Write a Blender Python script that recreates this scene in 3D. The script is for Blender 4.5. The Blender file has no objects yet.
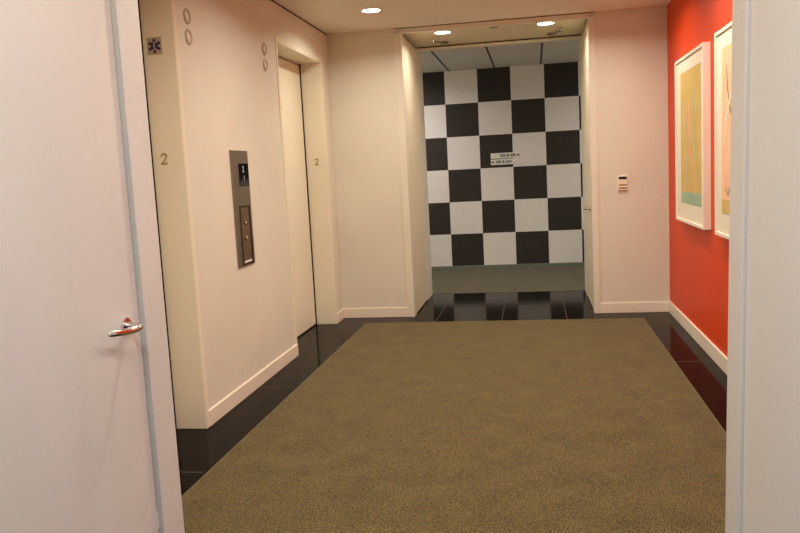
import bpy, bmesh, math
from mathutils import Vector, Matrix
PI = math.pi
S = bpy.context.scene
COL = S.collection

# ------------------------------------------------------------------ helpers
def lin(h):
    h = h.lstrip('#'); o = []
    for i in (0, 2, 4):
        v = int(h[i:i+2], 16) / 255
        o.append(v / 12.92 if v <= .04045 else ((v + .055) / 1.055) ** 2.4)
    return (*o, 1.0)

class Mat:
    def __init__(s, name, color, rough=.5, metal=0., spec=.5):
        s.m = bpy.data.materials.new(name); s.m.use_nodes = True
        s.nt = s.m.node_tree; s.b = s.nt.nodes['Principled BSDF']
        c = lin(color) if isinstance(color, str) else color
        s.c = c
        s.b.inputs['Base Color'].default_value = c
        s.b.inputs['Roughness'].default_value = rough
        s.b.inputs['Metallic'].default_value = metal
        s.b.inputs['Specular IOR Level'].default_value = spec
    def n(s, t, **kw):
        x = s.nt.nodes.new(t)
        for k, v in kw.items(): setattr(x, k, v)
        return x
    def l(s, a, b): s.nt.links.new(a, b)
    def coord(s): return s.n('ShaderNodeTexCoord').outputs['Object']
    def noise(s, scale, detail=3., vec=None):
        n = s.n('ShaderNodeTexNoise'); n.inputs['Scale'].default_value = scale; n.inputs['Detail'].default_value = detail
        s.l(vec if vec is not None else s.coord(), n.inputs['Vector']); return n.outputs['Fac']
    def bump(s, fac, strength, dist=.002):
        b = s.n('ShaderNodeBump'); b.inputs['Strength'].default_value = strength; b.inputs['Distance'].default_value = dist
        s.l(fac, b.inputs['Height']); s.l(b.outputs['Normal'], s.b.inputs['Normal']); return s
    def ramp(s, fac, stops):
        r = s.n('ShaderNodeValToRGB')
        e = r.color_ramp.elements
        while len(e) < len(stops): e.new(.5)
        for k, (p, c) in zip(e, stops): k.position = p; k.color = lin(c) if isinstance(c, str) else c
        s.l(fac, r.inputs['Fac']); return r.outputs['Color']
    def base(s, c): s.l(c, s.b.inputs['Base Color']); return s

def paint(name, color, rough=.55, bumpy=.12, spec=.35):
    m = Mat(name, color, rough, 0, spec)
    c = m.c
    lo = tuple(v * .965 for v in c[:3]) + (1,); hi = tuple(min(1, v * 1.03) for v in c[:3]) + (1,)
    m.base(m.ramp(m.noise(1.7, 4), [(.3, lo), (.7, hi)]))
    m.bump(m.noise(260, 2), bumpy, .001)
    return m.m

def emit(name, color, strength):
    m = Mat(name, color, .4)
    m.b.inputs['Emission Color'].default_value = lin(color) if isinstance(color, str) else color
    m.b.inputs['Emission Strength'].default_value = strength
    return m.m

class MB:
    def __init__(s): s.bm = bmesh.new()
    def box(s, x0, x1, y0, y1, z0, z1):
        v = [s.bm.verts.new(p) for p in ((x0,y0,z0),(x1,y0,z0),(x1,y1,z0),(x0,y1,z0),(x0,y0,z1),(x1,y0,z1),(x1,y1,z1),(x0,y1,z1))]
        for f in ((0,3,2,1),(4,5,6,7),(0,1,5,4),(1,2,6,5),(2,3,7,6),(3,0,4,7)): s.bm.faces.new([v[i] for i in f])
        return s
    def lathe(s, prof, seg=40, M=None, cap=True):
        """prof: list of (radius, height) about local z"""
        rings = []
        for r, h in prof:
            ring = []
            for i in range(seg):
                a = 2 * PI * i / seg; p = Vector((r * math.cos(a), r * math.sin(a), h))
                ring.append(s.bm.verts.new(M @ p if M else p))
            rings.append(ring)
        for a, b in zip(rings, rings[1:]):
            for i in range(seg):
                j = (i + 1) % seg
                s.bm.faces.new((a[i], a[j], b[j], b[i]))
        if cap:
            s.bm.faces.new(list(reversed(rings[0]))); s.bm.faces.new(rings[-1])
        return s
    def sweep(s, pts, radii, seg=14, squash=None, up=Vector((0,0,1))):
        """tube along pts; radii may be (a, b) half widths (side, up)"""
        pts = [Vector(p) for p in pts]; rings = []
        for k, p in enumerate(pts):
            t = (pts[min(k+1, len(pts)-1)] - pts[max(k-1, 0)]).normalized()
            sd = t.cross(up)
            if sd.length < 1e-4: sd = t.cross(Vector((1,0,0)))
            sd.normalize(); u = sd.cross(t).normalized()
            r = radii[k] if isinstance(radii, list) else radii
            a, b = r if isinstance(r, tuple) else (r, r)
            rings.append([s.bm.verts.new(p + sd * a * math.cos(2*PI*i/seg) + u * b * math.sin(2*PI*i/seg)) for i in range(seg)])
        for a, b in zip(rings, rings[1:]):
            for i in range(seg):
                j = (i+1) % seg; s.bm.faces.new((a[i], a[j], b[j], b[i]))
        s.bm.faces.new(list(reversed(rings[0]))); s.bm.faces.new(rings[-1])
        return s
    def prism(s, poly, M, t):
        """extrude 2-D polygon (u, v) by t along local w, placed by matrix M"""
        a = [s.bm.verts.new(M @ Vector((u, v, 0))) for u, v in poly]
        b = [s.bm.verts.new(M @ Vector((u, v, t))) for u, v in poly]
        n = len(poly)
        s.bm.faces.new(list(reversed(a))); s.bm.faces.new(b)
        for i in range(n):
            j = (i+1) % n; s.bm.faces.new((a[i], a[j], b[j], b[i]))
        return s
    def stroke(s, pts, widths, M, t):
        """flat ribbon of varying width along 2-D pts, extruded by t"""
        L, R = [], []
        P = [Vector(p) for p in pts]
        for k, p in enumerate(P):
            d = (P[min(k+1, len(P)-1)] - P[max(k-1, 0)]).normalized(); nrm = Vector((-d.y, d.x))
            w = widths[k] if isinstance(widths, list) else widths
            L.append(p + nrm * w / 2); R.append(p - nrm * w / 2)
        for k in range(len(P) - 1):
            s.prism([L[k], R[k], R[k+1], L[k+1]], M, t)
        return s
    def build(s, name, mat, parent=None, origin=None, smooth=False, bevel=0, seg=2):
        bmesh.ops.recalc_face_normals(s.bm, faces=s.bm.faces)
        if origin is not None:
            o0 = Vector(origin)
            for v in s.bm.verts: v.co -= o0
        me = bpy.data.meshes.new(name); s.bm.to_mesh(me); s.bm.free()
        o = bpy.data.objects.new(name, me); COL.objects.link(o)
        me.materials.append(mat)
        if origin is not None: o.location = origin
        if parent is not None:
            o.parent = parent
            if origin is None: o.location = (0, 0, 0)
        if smooth:
            for p in me.polygons: p.use_smooth = True
            es = o.modifiers.new('edges', 'EDGE_SPLIT'); es.split_angle = math.radians(38)
        if bevel:
            b = o.modifiers.new('bevel', 'BEVEL'); b.width = bevel; b.segments = seg; b.limit_method = 'ANGLE'
        return o

def tag(o, label, cat, group=None, kind=None):
    o['label'] = label; o['category'] = cat
    if group: o['group'] = group
    if kind: o['kind'] = kind
    return o
def struct(o, label, cat): return tag(o, label, cat, None, 'structure')
def thing(name, label, cat, loc=(0,0,0), group=None, rz=0.):
    o = bpy.data.objects.new(name, None); COL.objects.link(o)
    o.location = loc; o.rotation_euler = (0, 0, rz); o.empty_display_size = .05
    return tag(o, label, cat, group)
def copy_tree(o, loc, label, rz=None):
    r = o.copy(); COL.objects.link(r); r.location = loc; r['label'] = label
    if rz is not None: r.rotation_euler = (0, 0, rz)
    for ch in list(o.children):
        c = ch.copy(); COL.objects.link(c); c.parent = r
        for g in list(ch.children):
            d = g.copy(); COL.objects.link(d); d.parent = c
    return r
def text_mesh(name, body, size, mat, M, parent=None, align='LEFT', depth=.0006, bold=0.):
    cu = bpy.data.curves.new(name, 'FONT'); cu.body = body; cu.size = size
    cu.align_x = align; cu.align_y = 'CENTER'; cu.extrude = depth; cu.offset = bold
    tmp = bpy.data.objects.new(name + '_tmp', cu); COL.objects.link(tmp)
    bpy.context.view_layer.update()
    me = bpy.data.meshes.new_from_object(tmp.evaluated_get(bpy.context.evaluated_depsgraph_get()))
    bpy.data.objects.remove(tmp); bpy.data.curves.remove(cu)
    me.transform(M); me.materials.clear(); me.materials.append(mat)
    o = bpy.data.objects.new(name, me); COL.objects.link(o)
    if parent: o.parent = parent
    return o
def frame_matrix(origin, u, v):
    u = Vector(u); v = Vector(v); w = u.cross(v)
    return Matrix(((u.x, v.x, w.x, origin[0]), (u.y, v.y, w.y, origin[1]), (u.z, v.z, w.z, origin[2]), (0,0,0,1)))

# ------------------------------------------------------------------ key sizes (metres)
H = 2.916                      # lobby ceiling
XL, XR, YB, YN = -2.025, 1.272, 7.91, 2.49
PL, PR = -1.265, .548          # far portal jambs
NL, NR = -1.276, .575          # near portal jambs
ND = -2.235                    # elevator door plane
HY, CY = 9.36, 11.6            # corridor behind the far portal
WX0, WX1 = -3.4, 3.4

# ------------------------------------------------------------------ materials
M_wall = paint('lobby wall paint', '#DFDBCC')
M_cream = paint('cream frame enamel', '#E9E3CE', .42, .04, .45)
M_door = paint('off white door paint', '#DFDDD8', .42, .05, .4)
M_leaf = paint('cream leaf enamel', '#E4DAC0', .42, .05, .4)
M_seal = Mat('grey seal', '#C2BEB8', .6).m
M_jamb = paint('portal enamel', '#E4DFD0', .4, .04, .45)
M_base = paint('baseboard enamel', '#EDE3D2', .38, .03, .45)
M_ceil = paint('ceiling plaster', '#F0E9DC', .8, .1, .2)
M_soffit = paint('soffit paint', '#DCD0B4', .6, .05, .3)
M_red = paint('orange red wall paint', '#D84212', .45, .12, .22)
M_gap = Mat('gap shade and dark trim', '#2A1E16', .8, 0, .1).m  # shade painted into gaps; also the dark sill and button surround
M_revealshade = Mat('painted reveal shade', '#5A4636', .8, 0, .1).m
M_hallbase = paint('corridor baseboard vinyl', '#6E7468', .5, .03)
M_white = Mat('white plastic', '#EDEAE2', .4).m
M_black = Mat('black plastic', '#15120F', .35).m

def granite():
    m = Mat('polished black granite', '#15120F', .1, 0, .025)
    v = m.n('ShaderNodeTexVoronoi'); v.inputs['Scale'].default_value = 34; m.l(m.coord(), v.inputs['Vector'])
    a = m.ramp(v.outputs['Distance'], [(.0, '#8A8278'), (.05, '#5A5248'), (.09, '#181411'), (1., '#100E0C')])
    n = m.ramp(m.noise(7, 5), [(.35, (.6,.6,.6,1)), (.7, (1.5,1.45,1.4,1))])
    mx = m.n('ShaderNodeMix', data_type='RGBA', blend_type='MULTIPLY'); mx.inputs[0].default_value = 1
    m.l(a, mx.inputs[6]); m.l(n, mx.inputs[7]); m.base(mx.outputs[2])
    rr = m.n('ShaderNodeMapRange'); rr.inputs[3].default_value = .06; rr.inputs[4].default_value = .13
    m.l(m.noise(14, 4), rr.inputs[0]); m.l(rr.outputs[0], m.b.inputs['Roughness'])
    return m.m
M_granite = granite()
M_grout = Mat('tile joint', '#4A443C', .5).m

def carpet(name, c0, c1, c2):
    m = Mat(name, c1, .95, 0, .1)
    a = m.noise(150, 3); b = m.noise(5, 4); cc = m.noise(48, 3)
    add = m.n('ShaderNodeMath', operation='MULTIPLY_ADD'); m.l(a, add.inputs[0]); add.inputs[1].default_value = .80
    m2 = m.n('ShaderNodeMath', operation='MULTIPLY'); m.l(b, m2.inputs[0]); m2.inputs[1].default_value = .10; m.l(m2.outputs[0], add.inputs[2])
    ad2 = m.n('ShaderNodeMath', operation='MULTIPLY_ADD'); m.l(cc, ad2.inputs[0]); ad2.inputs[1].default_value = .14; m.l(add.outputs[0], ad2.inputs[2])
    m.base(m.ramp(ad2.outputs[0], [(.40, c0), (.50, c1), (.61, c2)]))
    m.bump(ad2.outputs[0], .9, .006)
    try: m.b.inputs['Sheen Weight'].default_value = .15
    except Exception: pass
    return m.m
M_carpet = carpet('olive loop carpet', '#1E190B', '#4B4120', '#766839')
M_hallcarpet = carpet('grey green carpet', '#383320', '#4A432E', '#5E563F')

def checker(x0, z0, s):
    m = Mat('black and white checker paint', '#FFFFFF', .55, 0, .3)
    sep = m.n('ShaderNodeSeparateXYZ'); m.l(m.coord(), sep.inputs[0])
    def fl(sock, off):
        a = m.n('ShaderNodeMath', operation='SUBTRACT'); m.l(sock, a.inputs[0]); a.inputs[1].default_value = off
        d = m.n('ShaderNodeMath', operation='DIVIDE'); m.l(a.outputs[0], d.inputs[0]); d.inputs[1].default_value = s
        f = m.n('ShaderNodeMath', operation='FLOOR'); m.l(d.outputs[0], f.inputs[0]); return f.outputs[0]
    add = m.n('ShaderNodeMath', operation='ADD'); m.l(fl(sep.outputs[0], x0), add.inputs[0]); m.l(fl(sep.outputs[2], z0), add.inputs[1])
    md = m.n('ShaderNodeMath', operation='FLOORED_MODULO'); m.l(add.outputs[0], md.inputs[0]); md.inputs[1].default_value = 2
    mx = m.n('ShaderNodeMix', data_type='RGBA'); m.l(md.outputs[0], mx.inputs[0])
    mx.inputs[6].default_value = lin('#322D28'); mx.inputs[7].default_value = lin('#E4DEDA')
    m.base(mx.outputs[2]); m.bump(m.noise(240, 2), .08, .001)
    return m.m
M_checker = checker(-1.251, .06, .476)

def hall_ceiling():
    m = Mat('acoustic tile ceiling', '#CFCBC4', .85, 0, .15)
    sep = m.n('ShaderNodeSeparateXYZ'); m.l(m.coord(), sep.inputs[0])
    a = m.n('ShaderNodeMath', operation='ADD'); m.l(sep.outputs[0], a.inputs[0]); a.inputs[1].default_value = 1.175 + .655 * 6 + .012
    d = m.n('ShaderNodeMath', operation='FLOORED_MODULO'); m.l(a.outputs[0], d.inputs[0]); d.inputs[1].default_value = .655
    g = m.n('ShaderNodeMath', operation='LESS_THAN'); m.l(d.outputs[0], g.inputs[0]); g.inputs[1].default_value = .026
    mx = m.n('ShaderNodeMix', data_type='RGBA'); m.l(g.outputs[0], mx.inputs[0])
    mx.inputs[6].default_value = lin('#CFCBC4'); mx.inputs[7].default_value = lin('#4A453F')
    m.base(mx.outputs[2]); m.bump(m.noise(120, 3), .25, .002)
    return m.m
M_hallceil = hall_ceiling()

def brushed(name, color, rough=.35):
    m = Mat(name, color, rough, 1.)
    mp = m.n('ShaderNodeMapping'); mp.inputs['Scale'].default_value = (400, 400, 6); m.l(m.coord(), mp.inputs['Vector'])
    m.bump(m.noise(1, 2, mp.outputs['Vector']), .15, .0005)
    return m.m
M_steel = brushed('brushed dark steel', '#9C9284', .36)
M_chrome = Mat('satin chrome', '#D8D6D2', .16, 1.).m
M_copper = brushed('polished bronze plate', '#B48A68', .22)
M_brass = Mat('aged brass', '#A8924E', .35, 1.).m
M_glass = Mat('dark display glass', '#0C0B0B', .08).m
M_digit = emit('lit display digits', '#B8B4A8', .35)
M_trimring = Mat('downlight ring', '#E6DCCB', .4).m
M_lamp = emit('downlight lamp', '#FFE9CC', 14)
M_lantern = Mat('lantern ring', '#BDB198', .5, 0).m
M_lanternlens = Mat('lantern lens', '#DDD6C6', .4).m
M_pic = paint('white picture frame', '#EFE6D8', .4, .03, .4)
M_mat = Mat('picture mat board', '#E2DAC6', .8).m

# ------------------------------------------------------------------ the setting: floors and ceilings
fl = MB().box(WX0, WX1, -2.2, HY, -.12, 0).build('floor', M_granite)
struct(fl, 'polished black granite floor bordering the carpet', 'floor')
fc = MB().box(WX0, WX1, HY, CY, -.12, .003).build('floor_corridor', M_hallcarpet)
struct(fc, 'grey green carpet floor beneath the checkered wall', 'floor')
j = MB()
e = .003
for x in (-1.015, -.36, .27): j.box(x - e, x + e, 7.62, HY, -.01, .0006)
for y in (3.68, 5.28, 6.88): j.box(XL + .01, -1.745, y - e, y + e, -.01, .0006)
for y in (4.32, 5.925, 7.53): j.box(.985, XR - .01, y - e, y + e, -.01, .0006)
o = j.build('trim_1', M_grout); struct(o, 'thin pale joints between the black granite tiles', 'floor joints')
ce = MB().box(XL - .3, XR + .25, YN - .05, YB + .02, H, H + .12).build('ceiling', M_ceil)
struct(ce, 'plain warm white ceiling over the elevator lobby', 'ceiling')
hc = MB().box(WX0, WX1, HY - .02, CY + .1, 2.915, 3.03).build('ceiling_corridor', M_hallceil)
struct(hc, 'grey tile ceiling with dark seams above the checkered wall', 'ceiling')
vc = MB().box(WX0, WX1, -2.2, 1.13, H, H + .12).build('ceiling_vestibule', M_ceil)
struct(vc, 'white ceiling of the vestibule behind the viewer', 'ceiling')

# ------------------------------------------------------------------ lobby walls
E1, E2 = (3.02, 4.375), (6.254, 7.605)      # elevator openings along the left wall
EH = 2.605
w = MB()
for a, b in ((YN, E1[0]), (E1[1], E2[0]), (E2[1], YB)): w.box(-2.55, XL, a, b, 0, H)
for a, b in (E1, E2): w.box(-2.55, XL, a, b, EH, H); w.box(-2.55, -2.42, a, b, 0, EH)
o = w.build('wall_left', M_wall); struct(o, 'pale peach left wall with two elevator openings', 'wall')
o = MB().box(XR, XR + .2, YN, YB, 0, H).build('wall_right', M_red); struct(o, 'orange red painted right wall behind the pictures', 'wall')
w = MB()
w.box(-2.55, PL - .055, YB, HY, 0, H).box(PR + .055, WX1, YB, HY, 0, H).box(WX0, -2.55, 8.2, HY, 0, H).box(PL - .055, PR + .055, YB + .0, HY, 2.93, H + .06)
o = w.build('wall_back', M_wall); struct(o, 'pale peach back wall pierced by the wide portal', 'wall')
o = MB().box(WX0, WX1, CY, CY + .12, 0, H + .05).build('wall_corridor', M_checker); struct(o, 'black and white checkered wall seen through the portal', 'wall')
o = MB().box(WX0 - .1, WX0, HY, CY, 0, H).build('wall_corridor_left', M_wall); struct(o, 'far left end wall of the corridor beyond the portal', 'wall')
o = MB().box(WX1, WX1 + .1, HY, CY, 0, H).build('wall_corridor_right', M_wall); struct(o, 'far right end wall of the corridor beyond the portal', 'wall')
w = MB()
w.box(WX0, NL - .09, 1.13, YN, 0, H).box(NR + .085, WX1, 1.13, YN, 0, H).box(NL - .09, NR + .085, 1.13, YN, 2.90, H + .06)
o = w.build('wall_front', M_wall); struct(o, 'wall around the near portal beside the viewer', 'wall')
w = MB().box(WX0 - .1, WX0, -2.2, 1.13, 0, H).box(WX1, WX1 + .1, -2.2, 1.13, 0, H).box(WX0, WX1, -2.3, -2.2, 0, H)
o = w.build('wall_vestibule', M_wall); struct(o, 'pale walls of the vestibule behind the viewer', 'wall')

# baseboards
def bb(name, boxes, mat, label):
    m = MB()
    for q in boxes: m.box(*q)
    o = m.build(name, mat, bevel=.004); struct(o, label, 'baseboard'); return o
bb('baseboard_left', [(XL - .002, XL + .012, YN, E1[0], 0, .102), (XL - .002, XL + .012, E1[1] + .03, E2[0] - .002, 0, .102), (XL - .002, XL + .012, E2[1] + .035, YB, 0, .102)], M_base, 'cream white baseboard along the elevator wall')
bb('baseboard_back', [(XL, PL - .075, YB - .012, YB + .002, 0, .102), (PR + .06, XR, YB - .012, YB + .002, 0, .102)], M_base, 'cream white baseboard at the foot of the back wall')
bb('baseboard_right', [(XR - .014, XR + .002, YN, YB, 0, .115)], M_base, 'cream white baseboard under the orange red wall')
bb('baseboard_corridor', [(WX0, WX1, CY - .012, CY + .002, 0, .06)], M_hallbase, 'low greenish baseboard under the checkered wall')

# dark strip painted as the shade of the gap between ceiling and walls
o = MB().box(XL - .002, XL + .004, YN, YB, H - .011, H + .002).box(PL - .07, PR + .06, YB - .006, YB + .002, H - .009, H + .002).build('trim_2', M_revealshade)
struct(o, 'thin dark strip painted as gap shade where wall meets ceiling', 'trim')

# ------------------------------------------------------------------ portals
def portal_frame(name, parts, mat, label):
    m = MB()
    for q in parts: m.box(*q)
    o = m.build(name, mat, bevel=.003); struct(o, label, 'door frame'); return o
FB = 8.975      # stop line at the back of the far leaves
portal_frame('trim_3', [
    (PL - .075, PL, YB - .012, 8.045, 0, 2.885), (PL - .06, PL, FB, HY + .005, 0, 2.885),
    (PR, PR + .06, YB - .012, 8.045, 0, 2.885), (PR, PR + .06, FB, HY + .005, 0, 2.885),
    (PL, PR, YB - .012, YB + .06, 2.866, H - .008), (PL - .075, PL, YB - .012, YB + .06, 2.87, H - .008), (PR, PR + .06, YB - .012, YB + .06, 2.87, H - .008),
    (PL, PR, FB + .02, FB + .10, 2.846, 2.872)], M_jamb, 'cream enamelled frame around the far portal')
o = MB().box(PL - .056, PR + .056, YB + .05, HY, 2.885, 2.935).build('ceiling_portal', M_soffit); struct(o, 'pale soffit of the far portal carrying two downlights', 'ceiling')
o = MB().box(PL, PR, FB + .028, FB + .09, 2.868, 2.886).build('trim_4', M_gap); struct(o, 'dark strip painted as groove shade under the far portal soffit', 'trim')  # solid dark fill, painted as the shade in the groove
portal_frame('trim_5', [
    (NL - .095, NL, 2.36, YN + .012, 0, 2.885), (NL - .095, NL, 1.12, 1.33, 0, 2.885)], M_door, 'off white frame post beside the near left door')
TILT = math.radians(.8)         # the right post and leaf stand a touch out of plumb
m = MB().box(0, .085, 2.345, YN + .012, -1.2, 1.68).box(0, .085, 1.12, 1.33, -1.2, 1.68)
o = m.build('trim_6', M_door, bevel=.003); o.location = (NR, 0, 1.2); o.rotation_euler = (0, TILT, 0)
struct(o, 'off white frame post beside the near right door', 'door frame')
o = MB().box(NL - .04, NL - .003, 2.3555, 2.3615, .01, 2.87).build('trim_7', M_seal); struct(o, 'grey seal strip between the near left door and its frame', 'trim')
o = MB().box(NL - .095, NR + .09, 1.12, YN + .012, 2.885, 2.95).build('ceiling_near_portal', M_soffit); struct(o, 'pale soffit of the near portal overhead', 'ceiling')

# lever handle, built for a leaf whose face looks towards +x; lever points to -y
def lever_meshes(parent):
    Mx = Matrix.Rotation(PI/2, 4, 'Y')
    r = MB(); r.lathe([(.0265, 0), (.0265, .006), (.024, .0085), (.012, .009), (.0115, .02)], 36, Mx)
    ro = r.build('rose', M_chrome, parent, smooth=True)
    P = [(.012,0,0), (.030,0,0), (.044,-.002,0), (.055,-.008,-.0005), (.061,-.020,-.001), (.063,-.036,-.002), (.062,-.06,-.002), (.059,-.085,-.001), (.054,-.11,.001), (.047,-.132,.003), (.040,-.148,.004), (.034,-.158,.004)]
    R = [.0095, .0095, .0095, (.0095,.010), (.0095,.0105), (.0092,.011), (.0088,.0112), (.0085,.011), (.008,.0105), (.008,.010), (.0076,.0095), (.006,.007)]
    lv = MB(); lv.sweep(P, R, 18)
    lv.build('lever', M_chrome, parent, smooth=True)
def handle(parent, loc, rz=0.):
    o = bpy.data.objects.new('door_handle', None); COL.objects.link(o); o.parent = parent
    o.location = loc; o.rotation_euler = (0,0,rz); o['label'] = 'chrome lever handle'
    lever_meshes(o)
def leaf(name, x_face, dx, y0, y1, z1, label, hinge_y, mat=None):
    mat = mat or M_door
    root = thing(name, label, 'door', (x_face, hinge_y, 0)); root['kind'] = 'structure'
    m = MB().box(min(0, -dx*.045), max(0, -dx*.045), y0 - hinge_y, y1 - hinge_y, .012, z1)
    m.build('door_leaf', mat, root, bevel=.002)
    return root
d = leaf('door_1', -1.294, 1, 1.345, 2.352, 2.86, 'near left door leaf standing open, with a chrome lever', 1.345)
handle(d, (0, 2.262 - 1.345, 1.06))
m = MB().box(-.03, -.004, 2.351 - 1.345, 2.3545 - 1.345, .93, 1.19); m.build('latch_plate', M_chrome, d)
m = MB().box(-.016, .002, 2.349 - 1.345, 2.3550 - 1.345, .34, .40); m.build('edge_latch', M_white, d, bevel=.002)
d2 = leaf('door_2', .586 - 1.2*math.tan(TILT), -1, 1.345, 2.339, 2.85, 'near right door leaf standing open, plain and off white', 1.345); d2.rotation_euler = (0, TILT, 0)
d3 = leaf('door_3', PL - .002, 1, 8.052, 8.965, 2.855, 'far left door leaf folded open inside the far portal', 8.965, M_leaf)
d4 = leaf('door_4', PR + .002, -1, 8.052, 8.965, 2.855, 'far right door leaf with a small lever, folded open in the portal', 8.965, M_leaf)
handle(d4, (0, 8.125 - 8.965, 1.03), PI)

# ------------------------------------------------------------------ elevators
def elevator(y0, y1, label, slit):
    root = thing('elevator', label, 'elevator', (ND, (y0+y1)/2, 0), 'elevator entrances on the left wall')
    h = (y1 - y0) / 2; X = XL - ND
    f = MB()
    f.box(-.07, X + .004, -h - .004, -h + .012, 0, EH).box(-.07, X + .004, h - .012, h + .004, 0, EH).box(-.07, X + .004, -h, h, EH - .012, EH + .004)
    f.box(X - .004, X + .006, -h - .032, -h + .002, 0, EH + .032).box(X - .004, X + .006, h - .002, h + .032, 0, EH + .032).box(X - .004, X + .006, -h, h, EH - .002, EH + .032)
    f.build('frame', M_cream, root, bevel=.002)
    MB().box(-.03, 0, -h + .02, -.002, .014, EH - .025).build('door_panel', M_cream, root, bevel=.0015)
    MB().box(-.03, 0, .002, h - .034, .014, EH - .025).build('door_panel', M_cream, root, bevel=.0015)
    b = MB().box(-.08, -.045, -h, h, 0, EH - .01); b.box(-.05, slit, h - .022, h - .011, 0, EH - .013); b.build('slit_shade', M_gap, root)  # dark backing and jamb strip painted as the shade of the door slit
    MB().box(-.045, .004, -h + .012, h - .012, 0, .004).build('sill', M_gap, root)
    return root
elevator(*E1, 'near elevator entrance whose reveal carries the blue star sticker', .017)
elevator(*E2, 'far elevator entrance with closed cream doors in the corner', .007)

# floor numerals on the reveals
def numeral(y, x, z, label):
    root = thing('floor_number', label, 'floor number', (x, y, z), 'brass floor numerals on the elevator reveals')
    Mx = frame_matrix((0, 0, 0), (1,0,0), (0,0,1))     # faces -y
    k = .062
    pts = [(-.24,.24)]; wid = [.2]
    for i in range(13):
        a = math.radians(160 - i * 18.5); pts.append((-.01 + .27*math.cos(a), .24 + .24*math.sin(a))); wid.append(.08 + .10*math.sin(i/12*PI))
    pts += [(.1,-.08), (-.08,-.26), (-.27,-.43)]; wid += [.13, .11, .09]
    m = MB(); m.stroke([(p[0]*k, p[1]*k) for p in pts], [q*k for q in wid], Mx, .003)
    m.stroke([(-.3*k,-.44*k), (.24*k,-.44*k), (.31*k,-.28*k)], [.14*k, .15*k, .05*k], Mx, .003)
    m.lathe([(.0065, 0), (.0065, .003)], 16, frame_matrix((-.235*k, .235*k, 0), (1,0,0), (0,0,1)))
    m.build('numeral', M_brass, root)
    return root
numeral(E1[1] - .0125, -2.148, 1.646, 'brass numeral 2 below the blue star sticker')
numeral(E2[1] - .0125, -2.125, 1.640, 'small brass numeral 2 on the far elevator reveal')

# star of life sticker
t = thing('emergency_sticker', 'square beige sticker with a blue six pointed star on the elevator reveal', 'sticker', (-2.147, E1[1] - .0125, 2.296))
Ms = frame_matrix((0,0,0), (1,0,0), (0,0,1))
M_stk = Mat('sticker backing', '#AFA08A', .5).m; M_blue = Mat('sticker blue', '#1D2352', .5).m; M_stkline = Mat('sticker white', '#D8D2CE', .5).m
MB().prism([(-.045,-.05),(.045,-.05),(.045,.05),(-.045,.05)], Ms, .001).build('backing', M_stk, t)
m = MB()
Mo = frame_matrix((0,-.0009,0), (1,0,0), (0,0,1)); Ml = frame_matrix((0,-.0015,0), (1,0,0), (0,0,1)); Mb = frame_matrix((0,-.0012,0), (1,0,0), (0,0,1))
for i in range(3):
    a = PI/2 + i*PI/3; c, s_ = math.cos(a), math.sin(a); L, W = .040, .0088
    m.prism([(c*u - s_*v, s_*u + c*v) for u, v in ((-L,-W),(L,-W),(L,W),(-L,W))], frame_matrix((0,-.0009 - i*.0001,0), (1,0,0), (0,0,1)), .0006)
m.build('star', M_blue, t)
m = MB(); m.stroke([(0,-.026),(0,.026)], .0026, Ml, .0005)
m.stroke([(.0055*math.sin(i*.9), -.022 + i*.0046) for i in range(10)], .0022, frame_matrix((0,-.0018,0), (1,0,0), (0,0,1)), .0004)
m.build('staff', M_stkline, t)

# hall lanterns
def lantern_proto():
    root = thing('hall_lantern', '', 'hall lantern', (0,0,0), 'round elevator lanterns on the left wall')
    Mx = Matrix.Rotation(PI/2, 4, 'Y')
    m = MB(); m.lathe([(.047,0),(.047,.004),(.044,.010),(.038,.012),(.031,.008),(.030,.002)], 48, Mx, cap=False); m.build('ring', M_lantern, root, smooth=True)
    m = MB(); m.lathe([(.0305,.0),(.0305,.003),(.024,.007),(.012,.009),(.001,.0095)], 40, Mx); m.build('lens', M_lanternlens, root, smooth=True)
    return root
lp = lantern_proto(); lp.location = (XL - .002, 4.565, 2.490); lp['label'] = 'upper round lantern beside the near elevator'
copy_tree(lp, (XL - .002, 4.565, 2.369), 'lower round lantern beside the near elevator, above the sticker')
lp2 = copy_tree(lp, (XL - .002, 5.940, 2.493), 'upper round lantern beside the far elevator doorway')
copy_tree(lp, (XL - .002, 5.940, 2.372), 'lower round lantern beside the far elevator doorway')
bpy.data.objects[lp.name]['label'] = 'upper round lantern beside the near elevator, close to the ceiling'

# call panel
t = thing('call_panel', 'tall dark steel elevator call panel on the left wall', 'call panel', (XL, 5.23, .90))
MB().box(-.002, .010, -.16, .16, 0, .805).build('back_plate', M_steel, t, bevel=.002)
ds = MB().box(.008, .0125, -.035, .150, .555, .715).build('display', M_glass, t, bevel=.001)
Md = frame_matrix((.0128, .045, .672), (0,1,0), (0,0,1))
text_mesh('display_digit', '2', .062, M_digit, Md, ds, 'CENTER')
text_mesh('display_digit', '1', .05, M_digit, frame_matrix((.0128, .055, .61), (0,1,0), (0,0,1)), ds, 'CENTER')
fr = MB()
fr.box(.008, .0135, -.072, .122, .008, .018).box(.008, .0135, -.072, .122, .412, .420).box(.008, .0135, -.072, -.064, .018, .412).box(.008, .0135, .100, .122, .018, .412)
fr.build('button_surround', M_gap, t, bevel=.001)
MB().box(.008, .0115, -.064, .100, .018, .412).build('button_plate', M_copper, t)
for z, up in ((.305, 1), (.195, -1)):
    b = MB(); b.lathe([(.020,0),(.020,.003),(.0185,.0045)], 32, Matrix.Translation((.0112,.018,z)) @ Matrix.Rotation(PI/2, 4, 'Y'))
    bo = b.build('call_button', M_copper, t, smooth=True)
    a = MB().prism([(-.011,-.008*up),(.011,-.008*up),(0,.011*up)], frame_matrix((.0156,.018,z), (0,1,0), (0,0,1)), .0006)
    a.build('arrow', M_white, bo)
MB().box(.0112, .0125, -.05, .09, .022, .036).build('keyway_plate', M_white, t)

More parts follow.
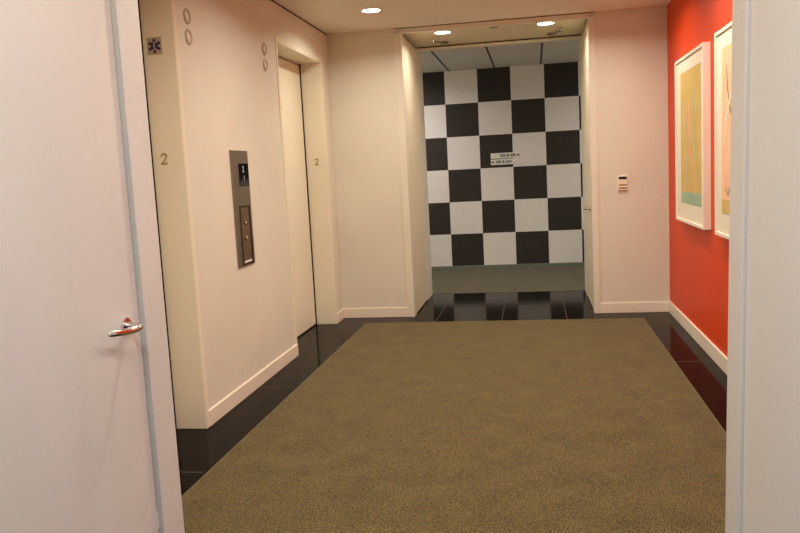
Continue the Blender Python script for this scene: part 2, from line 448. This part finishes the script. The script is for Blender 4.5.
# ------------------------------------------------------------------ wall fittings
t = thing('card_reader', 'small beige card reader with black band beside the portal', 'card reader', (.842, YB, 1.283))
MB().box(-.045, .045, -.022, .001, -.072, .072).build('housing', M_base, t, bevel=.006, seg=3)
MB().box(-.037, .037, -.0245, -.020, .034, .060).build('black_band', M_black, t, bevel=.002)
M_tan = Mat('tan key', '#A5825A', .5).m
MB().box(-.037, .037, -.0240, -.020, -.026, -.012).build('key_strip', M_tan, t, bevel=.001)
MB().box(-.037, .037, -.0240, -.020, -.056, -.042).build('key_strip', M_tan, t, bevel=.001)

# direction signs on the checkered wall
M_sign = Mat('sign plate', '#E6E2DA', .45).m; M_ink = Mat('sign lettering', '#1B1713', .5).m
def sign(z, label):
    root = thing('direction_sign', label, 'sign', (-.405, CY, z), 'room direction signs on the checkered wall')
    MB().box(-.216, .216, -.008, .001, -.0405, .0405).build('plate', M_sign, root, bevel=.001)
    return root
Mt = lambda x, z=0: frame_matrix((x, -.009, z), (1,0,0), (0,0,1))
s1 = sign(1.657, 'upper of the two small white room signs, its arrow pointing right')
text_mesh('lettering', '203 & 205', .054, M_ink, Mt(.145), s1, 'RIGHT', bold=.0016)
s2 = sign(1.567, 'lower of the two small white room signs, its arrow pointing left')
text_mesh('lettering', '202 & 210', .054, M_ink, Mt(-.145), s2, 'LEFT', bold=.0016)
def arrow(parent, x, sgn):
    m = MB().prism([(sgn*.024,0),(0,.022),(0,.005),(-sgn*.022,.005),(-sgn*.022,-.005),(0,-.005),(0,-.022)], Mt(x), .0006)
    m.build('arrow', M_ink, parent)
arrow(s1, .178, 1); arrow(s2, -.183, -1)

# ------------------------------------------------------------------ pictures on the red wall
def picture(y0, y1, z0, z1, label):
    root = thing('framed_picture', label, 'picture', (XR, (y0+y1)/2, z0), 'framed pictures on the orange red wall')
    h = (y1-y0)/2; Z = z1 - z0; T = .054; B = .024
    f = MB()
    f.box(-T, .001, -h, -h+B, 0, Z).box(-T, .001, h-B, h, 0, Z).box(-T, .001, -h+B, h-B, 0, B).box(-T, .001, -h+B, h-B, Z-B, Z)
    f.build('frame', M_pic, root, bevel=.002)
    MB().box(-.042, -.006, -h+B, h-B, B, Z-B).build('mat_board', M_mat, root)
    return root, h, Z
def art_noise(name, c0, c1):
    m = Mat(name, c0, .8); m.base(m.ramp(m.noise(6, 5), [(.35, c0), (.65, c1)])); return m.m
A_ochre = art_noise('ochre print', '#C6A85C', '#CDB168'); A_teal = art_noise('teal wash', '#93AE92', '#9DB79C')
A_pink = Mat('pink stroke', '#E79F88', .8).m; A_blue = Mat('pale blue stroke', '#B2CDBE', .8).m
A_peach = art_noise('peach print', '#EDB78F', '#F0C09A'); A_dark = Mat('charcoal stroke', '#6E655C', .8).m; A_cream = Mat('cream stroke', '#F3E6CF', .8).m
# near (viewer) picture plane axes: u runs along -y (rightwards when facing the wall), v up
def pm(off): return frame_matrix((-.042 - off, 0, 0), (0,-1,0), (0,0,1))
p1, h1, Z1 = picture(6.07, 7.22, .958, 2.312, 'ochre print of crossed strokes in a white frame, the farther picture')
yc1 = 6.645
def u1(y): return -(y - yc1)
MB().prism([(u1(7.005),.165),(u1(6.19),.165),(u1(6.19),1.228),(u1(7.005),1.228)], pm(0), .0015).build('print', A_ochre, p1)
MB().prism([(u1(7.005),.165),(u1(6.19),.165),(u1(6.19),.262),(u1(7.005),.255)], pm(.0015), .0008).build('teal_band', A_teal, p1)
m = MB()
m.stroke([(-.02,.98),(-.03,.72),(0,.62),(.03,.72),(0,.98)], .02, pm(.0015), .0007)
m.stroke([(0,.64),(-.12,.45),(-.19,.26)], .022, pm(.0016), .0007); m.stroke([(0,.64),(.12,.45),(.25,.25)], .022, pm(.0017), .0007)
m.stroke([(-.18,.93),(-.02,.78),(.12,.70)], .018, pm(.0018), .0007)
m.build('pink_strokes', A_pink, p1)
m = MB()
m.stroke([(.20,1.10),(.12,.85),(.08,.66)], .02, pm(.0025), .0007); m.stroke([(-.27,1.0),(-.16,.74),(-.1,.4),(-.16,.28)], .018, pm(.0026), .0007)
m.stroke([(.3,.95),(.2,.6),(.33,.3)], .012, pm(.0027), .0007)
m.build('blue_strokes', A_blue, p1)
p2, h2, Z2 = picture(4.55, 5.70, .958, 2.312, 'peach print in a white frame, half hidden by the near right door')
MB().prism([(-.40,.06+.10),(.40,.16),(.40,1.228),(-.40,1.228)], pm(0), .0015).build('print', A_peach, p2)
MB().prism([(-.40,.16),(.40,.16),(.40,.26),(-.40,.25)], pm(.0015), .0008).build('ochre_band', A_ochre, p2)
m = MB(); m.stroke([(-.27,1.11),(-.25,.98),(-.2,.86),(-.1,.72),(.05,.66)], [.012,.02,.018,.016,.01], pm(.0015), .0007)
m.build('charcoal_stroke', A_dark, p2)
m = MB(); m.stroke([(-.3,.33),(-.24,.28),(-.16,.36),(-.1,.48)], .014, pm(.0016), .0007); m.build('charcoal_stroke', A_dark, p2)
m = MB(); m.stroke([(-.33,.60),(-.29,.76),(-.18,.9),(.0,1.0),(.2,.96)], [.02,.03,.028,.024,.02], pm(.0025), .0007); m.build('cream_stroke', A_cream, p2)

# ------------------------------------------------------------------ carpet
t = thing('carpet', 'olive brown carpet laid in the black granite floor', 'carpet', (-.38, 5.15, 0))
cx0, cx1, cy0, cy1 = -1.715 + .38, .978 + .38, 2.78 - 5.15, 7.59 - 5.15
bm = MB(); bm.box(cx0, cx1, cy0, cy1, 0, .006); bm.build('pile', M_carpet, t, bevel=.003)
eb = MB(); q = .004
eb.box(cx0-q, cx0, cy0-q, cy1+q, 0, .0055).box(cx1, cx1+q, cy0-q, cy1+q, 0, .0055).box(cx0, cx1, cy1, cy1+q, 0, .0055).box(cx0, cx1, cy0-q, cy0, 0, .0055)
eb.build('edge_strip', Mat('edge strip metal', '#6E6650', .6, 0).m, t)

# ------------------------------------------------------------------ lights
WARM = (1.0, .89, .745)
def area(name, loc, size, power, color, spread=150, shape='DISK', sy=None):
    L = bpy.data.lights.new(name, 'AREA'); L.shape = shape; L.size = size
    if sy: L.size_y = sy
    L.energy = power; L.color = color; L.spread = math.radians(spread)
    o = bpy.data.objects.new(name, L); COL.objects.link(o); o.location = loc; return o
def downlight_proto():
    root = thing('downlight', '', 'ceiling light', (0,0,0), 'round recessed downlights')
    m = MB(); m.lathe([(.098,0),(.098,-.004),(.090,-.007),(.080,-.004),(.079,.0)], 48, cap=False); m.build('trim_ring', M_trimring, root, smooth=True)
    m = MB(); m.lathe([(.0795,-.0005),(.0795,-.003),(.03,-.0045),(.001,-.005)], 40); m.build('lamp', M_lamp, root, smooth=True)
    return root
dp = downlight_proto()
spots = [((-1.365, 6.95, H), 'downlight in the lobby ceiling in front of the back wall', 14.5),
         ((-.875, 8.16, 2.885), 'left of the two downlights in the far portal soffit', 8),
         ((.155, 8.13, 2.885), 'right of the two downlights in the far portal soffit', 8),
         ((.62, 6.95, H), 'downlight overhead near the farther picture and the card reader', 13.5),
         ((.62, 5.45, H), 'downlight overhead in front of the half hidden picture', 19),
         ((-.95, 5.05, H), 'downlight overhead in front of the call panel', 17.5),
         ((-.95, 3.2, H), 'downlight overhead beside the near elevator', 19),
         ((.62, 3.4, H), 'downlight overhead just past the near right door', 17),
         ((-.875, 1.75, 2.885), 'downlight overhead above the near left door', 4.2),
         ((.155, 1.75, 2.885), 'downlight overhead above the near right door', 3.4)]
for i, (p, lab, pw) in enumerate(spots):
    if i == 0: dp.location = p; dp['label'] = lab
    else: copy_tree(dp, p, lab)
    area('downlight_beam', (p[0], p[1], p[2] - .012), .15, pw, WARM, 155)

# overhead door hold-open arms on the soffit
def closer(x, y, sgn, label):
    root = thing('door_stay', label, 'door stay', (x, y, 2.885), 'small door stays under the far portal soffit')
    MB().box(-.012, .012, -.02, .02, -.05, 0).build('bracket', M_chrome, root, bevel=.003)
    m = MB().sweep([(0,0,-.035), (sgn*.045,.17,-.028), (sgn*.09,.34,-.02)], .009, 10); m.build('arm', M_steel, root, smooth=True)
    MB().box(sgn*.09-.04, sgn*.09+.04, .33, .36, -.024, 0).build('shoe', M_steel, root, bevel=.003)
closer(-1.012, 8.42, 1, 'small metal stay under the far soffit, on the left')
closer(.312, 8.42, -1, 'small metal stay under the far soffit, on the right')
t = thing('smoke_sensor', 'small dark round sensor between the two portal downlights', 'sensor', (-.352, 8.07, 2.885))
m = MB(); m.lathe([(.045,0),(.043,-.008),(.030,-.014),(.001,-.015)], 32); m.build('body', M_steel, t, smooth=True)

# added panel lights, out of view, brightening the corridor and the near doors
M_fillpanel = emit('fill panel diffuser', '#F3F2F5', 3)
def fill_panel(p, label, sx, sy, pw, color):
    root = thing('fill_panel_light', label, 'ceiling light', p, 'added ceiling panel lights, out of view')
    MB().box(-sx/2-.03, sx/2+.03, -sy/2-.03, sy/2+.03, -.01, .0).build('frame', M_white, root)
    MB().box(-sx/2, sx/2, -sy/2, sy/2, -.014, -.009).build('diffuser', M_fillpanel, root)
    area('fill_panel_glow', (p[0], p[1], p[2] - .02), sx, pw, color, 165, 'RECTANGLE', sy)
COOL = (.97, .96, 1.0)
HALL = (1.0, .95, .88)
fill_panel((-2.3, 10.5, 2.915), 'added ceiling panel light, out of view far left along the corridor', 1.2, .6, 27, HALL)
fill_panel((2.3, 10.5, 2.915), 'added ceiling panel light, out of view far right along the corridor', 1.2, .6, 27, HALL)
fill_panel((-.36, .55, H), 'added ceiling panel light in the vestibule, out of view, brightening the near doors', 1.2, .6, 36, COOL)

# ------------------------------------------------------------------ world, camera, view
W = bpy.data.worlds.new('World'); S.world = W; W.use_nodes = True
W.node_tree.nodes['Background'].inputs[0].default_value = (.5, .5, .55, 1); W.node_tree.nodes['Background'].inputs[1].default_value = .05

yaw, pitch, roll, f = .1747, -.1202, -.0517, 782.9
cyw, syw, cp, sp = math.cos(yaw), math.sin(yaw), math.cos(pitch), math.sin(pitch)
fwd = Vector((-syw*cp, cyw*cp, sp)); right = Vector((cyw, syw, 0)); up = right.cross(fwd)
cr, sr = math.cos(roll), math.sin(roll)
r2 = cr*right + sr*up; u2 = -sr*right + cr*up
cam = bpy.data.cameras.new('camera'); cam.sensor_width = 36; cam.lens = 36 * f / 800; cam.clip_start = .02
co = bpy.data.objects.new('camera', cam); COL.objects.link(co)
co.matrix_world = Matrix(((r2.x,u2.x,-fwd.x,0),(r2.y,u2.y,-fwd.y,0),(r2.z,u2.z,-fwd.z,1.5),(0,0,0,1)))
S.camera = co
S.cycles.max_bounces = 14; S.cycles.diffuse_bounces = 8; S.cycles.glossy_bounces = 6
S.cycles.use_denoising = True
S.view_settings.view_transform = 'Standard'; S.view_settings.look = 'None'
S.view_settings.gamma = 1; S.view_settings.use_curve_mapping = False
S.view_settings.exposure = 0.1
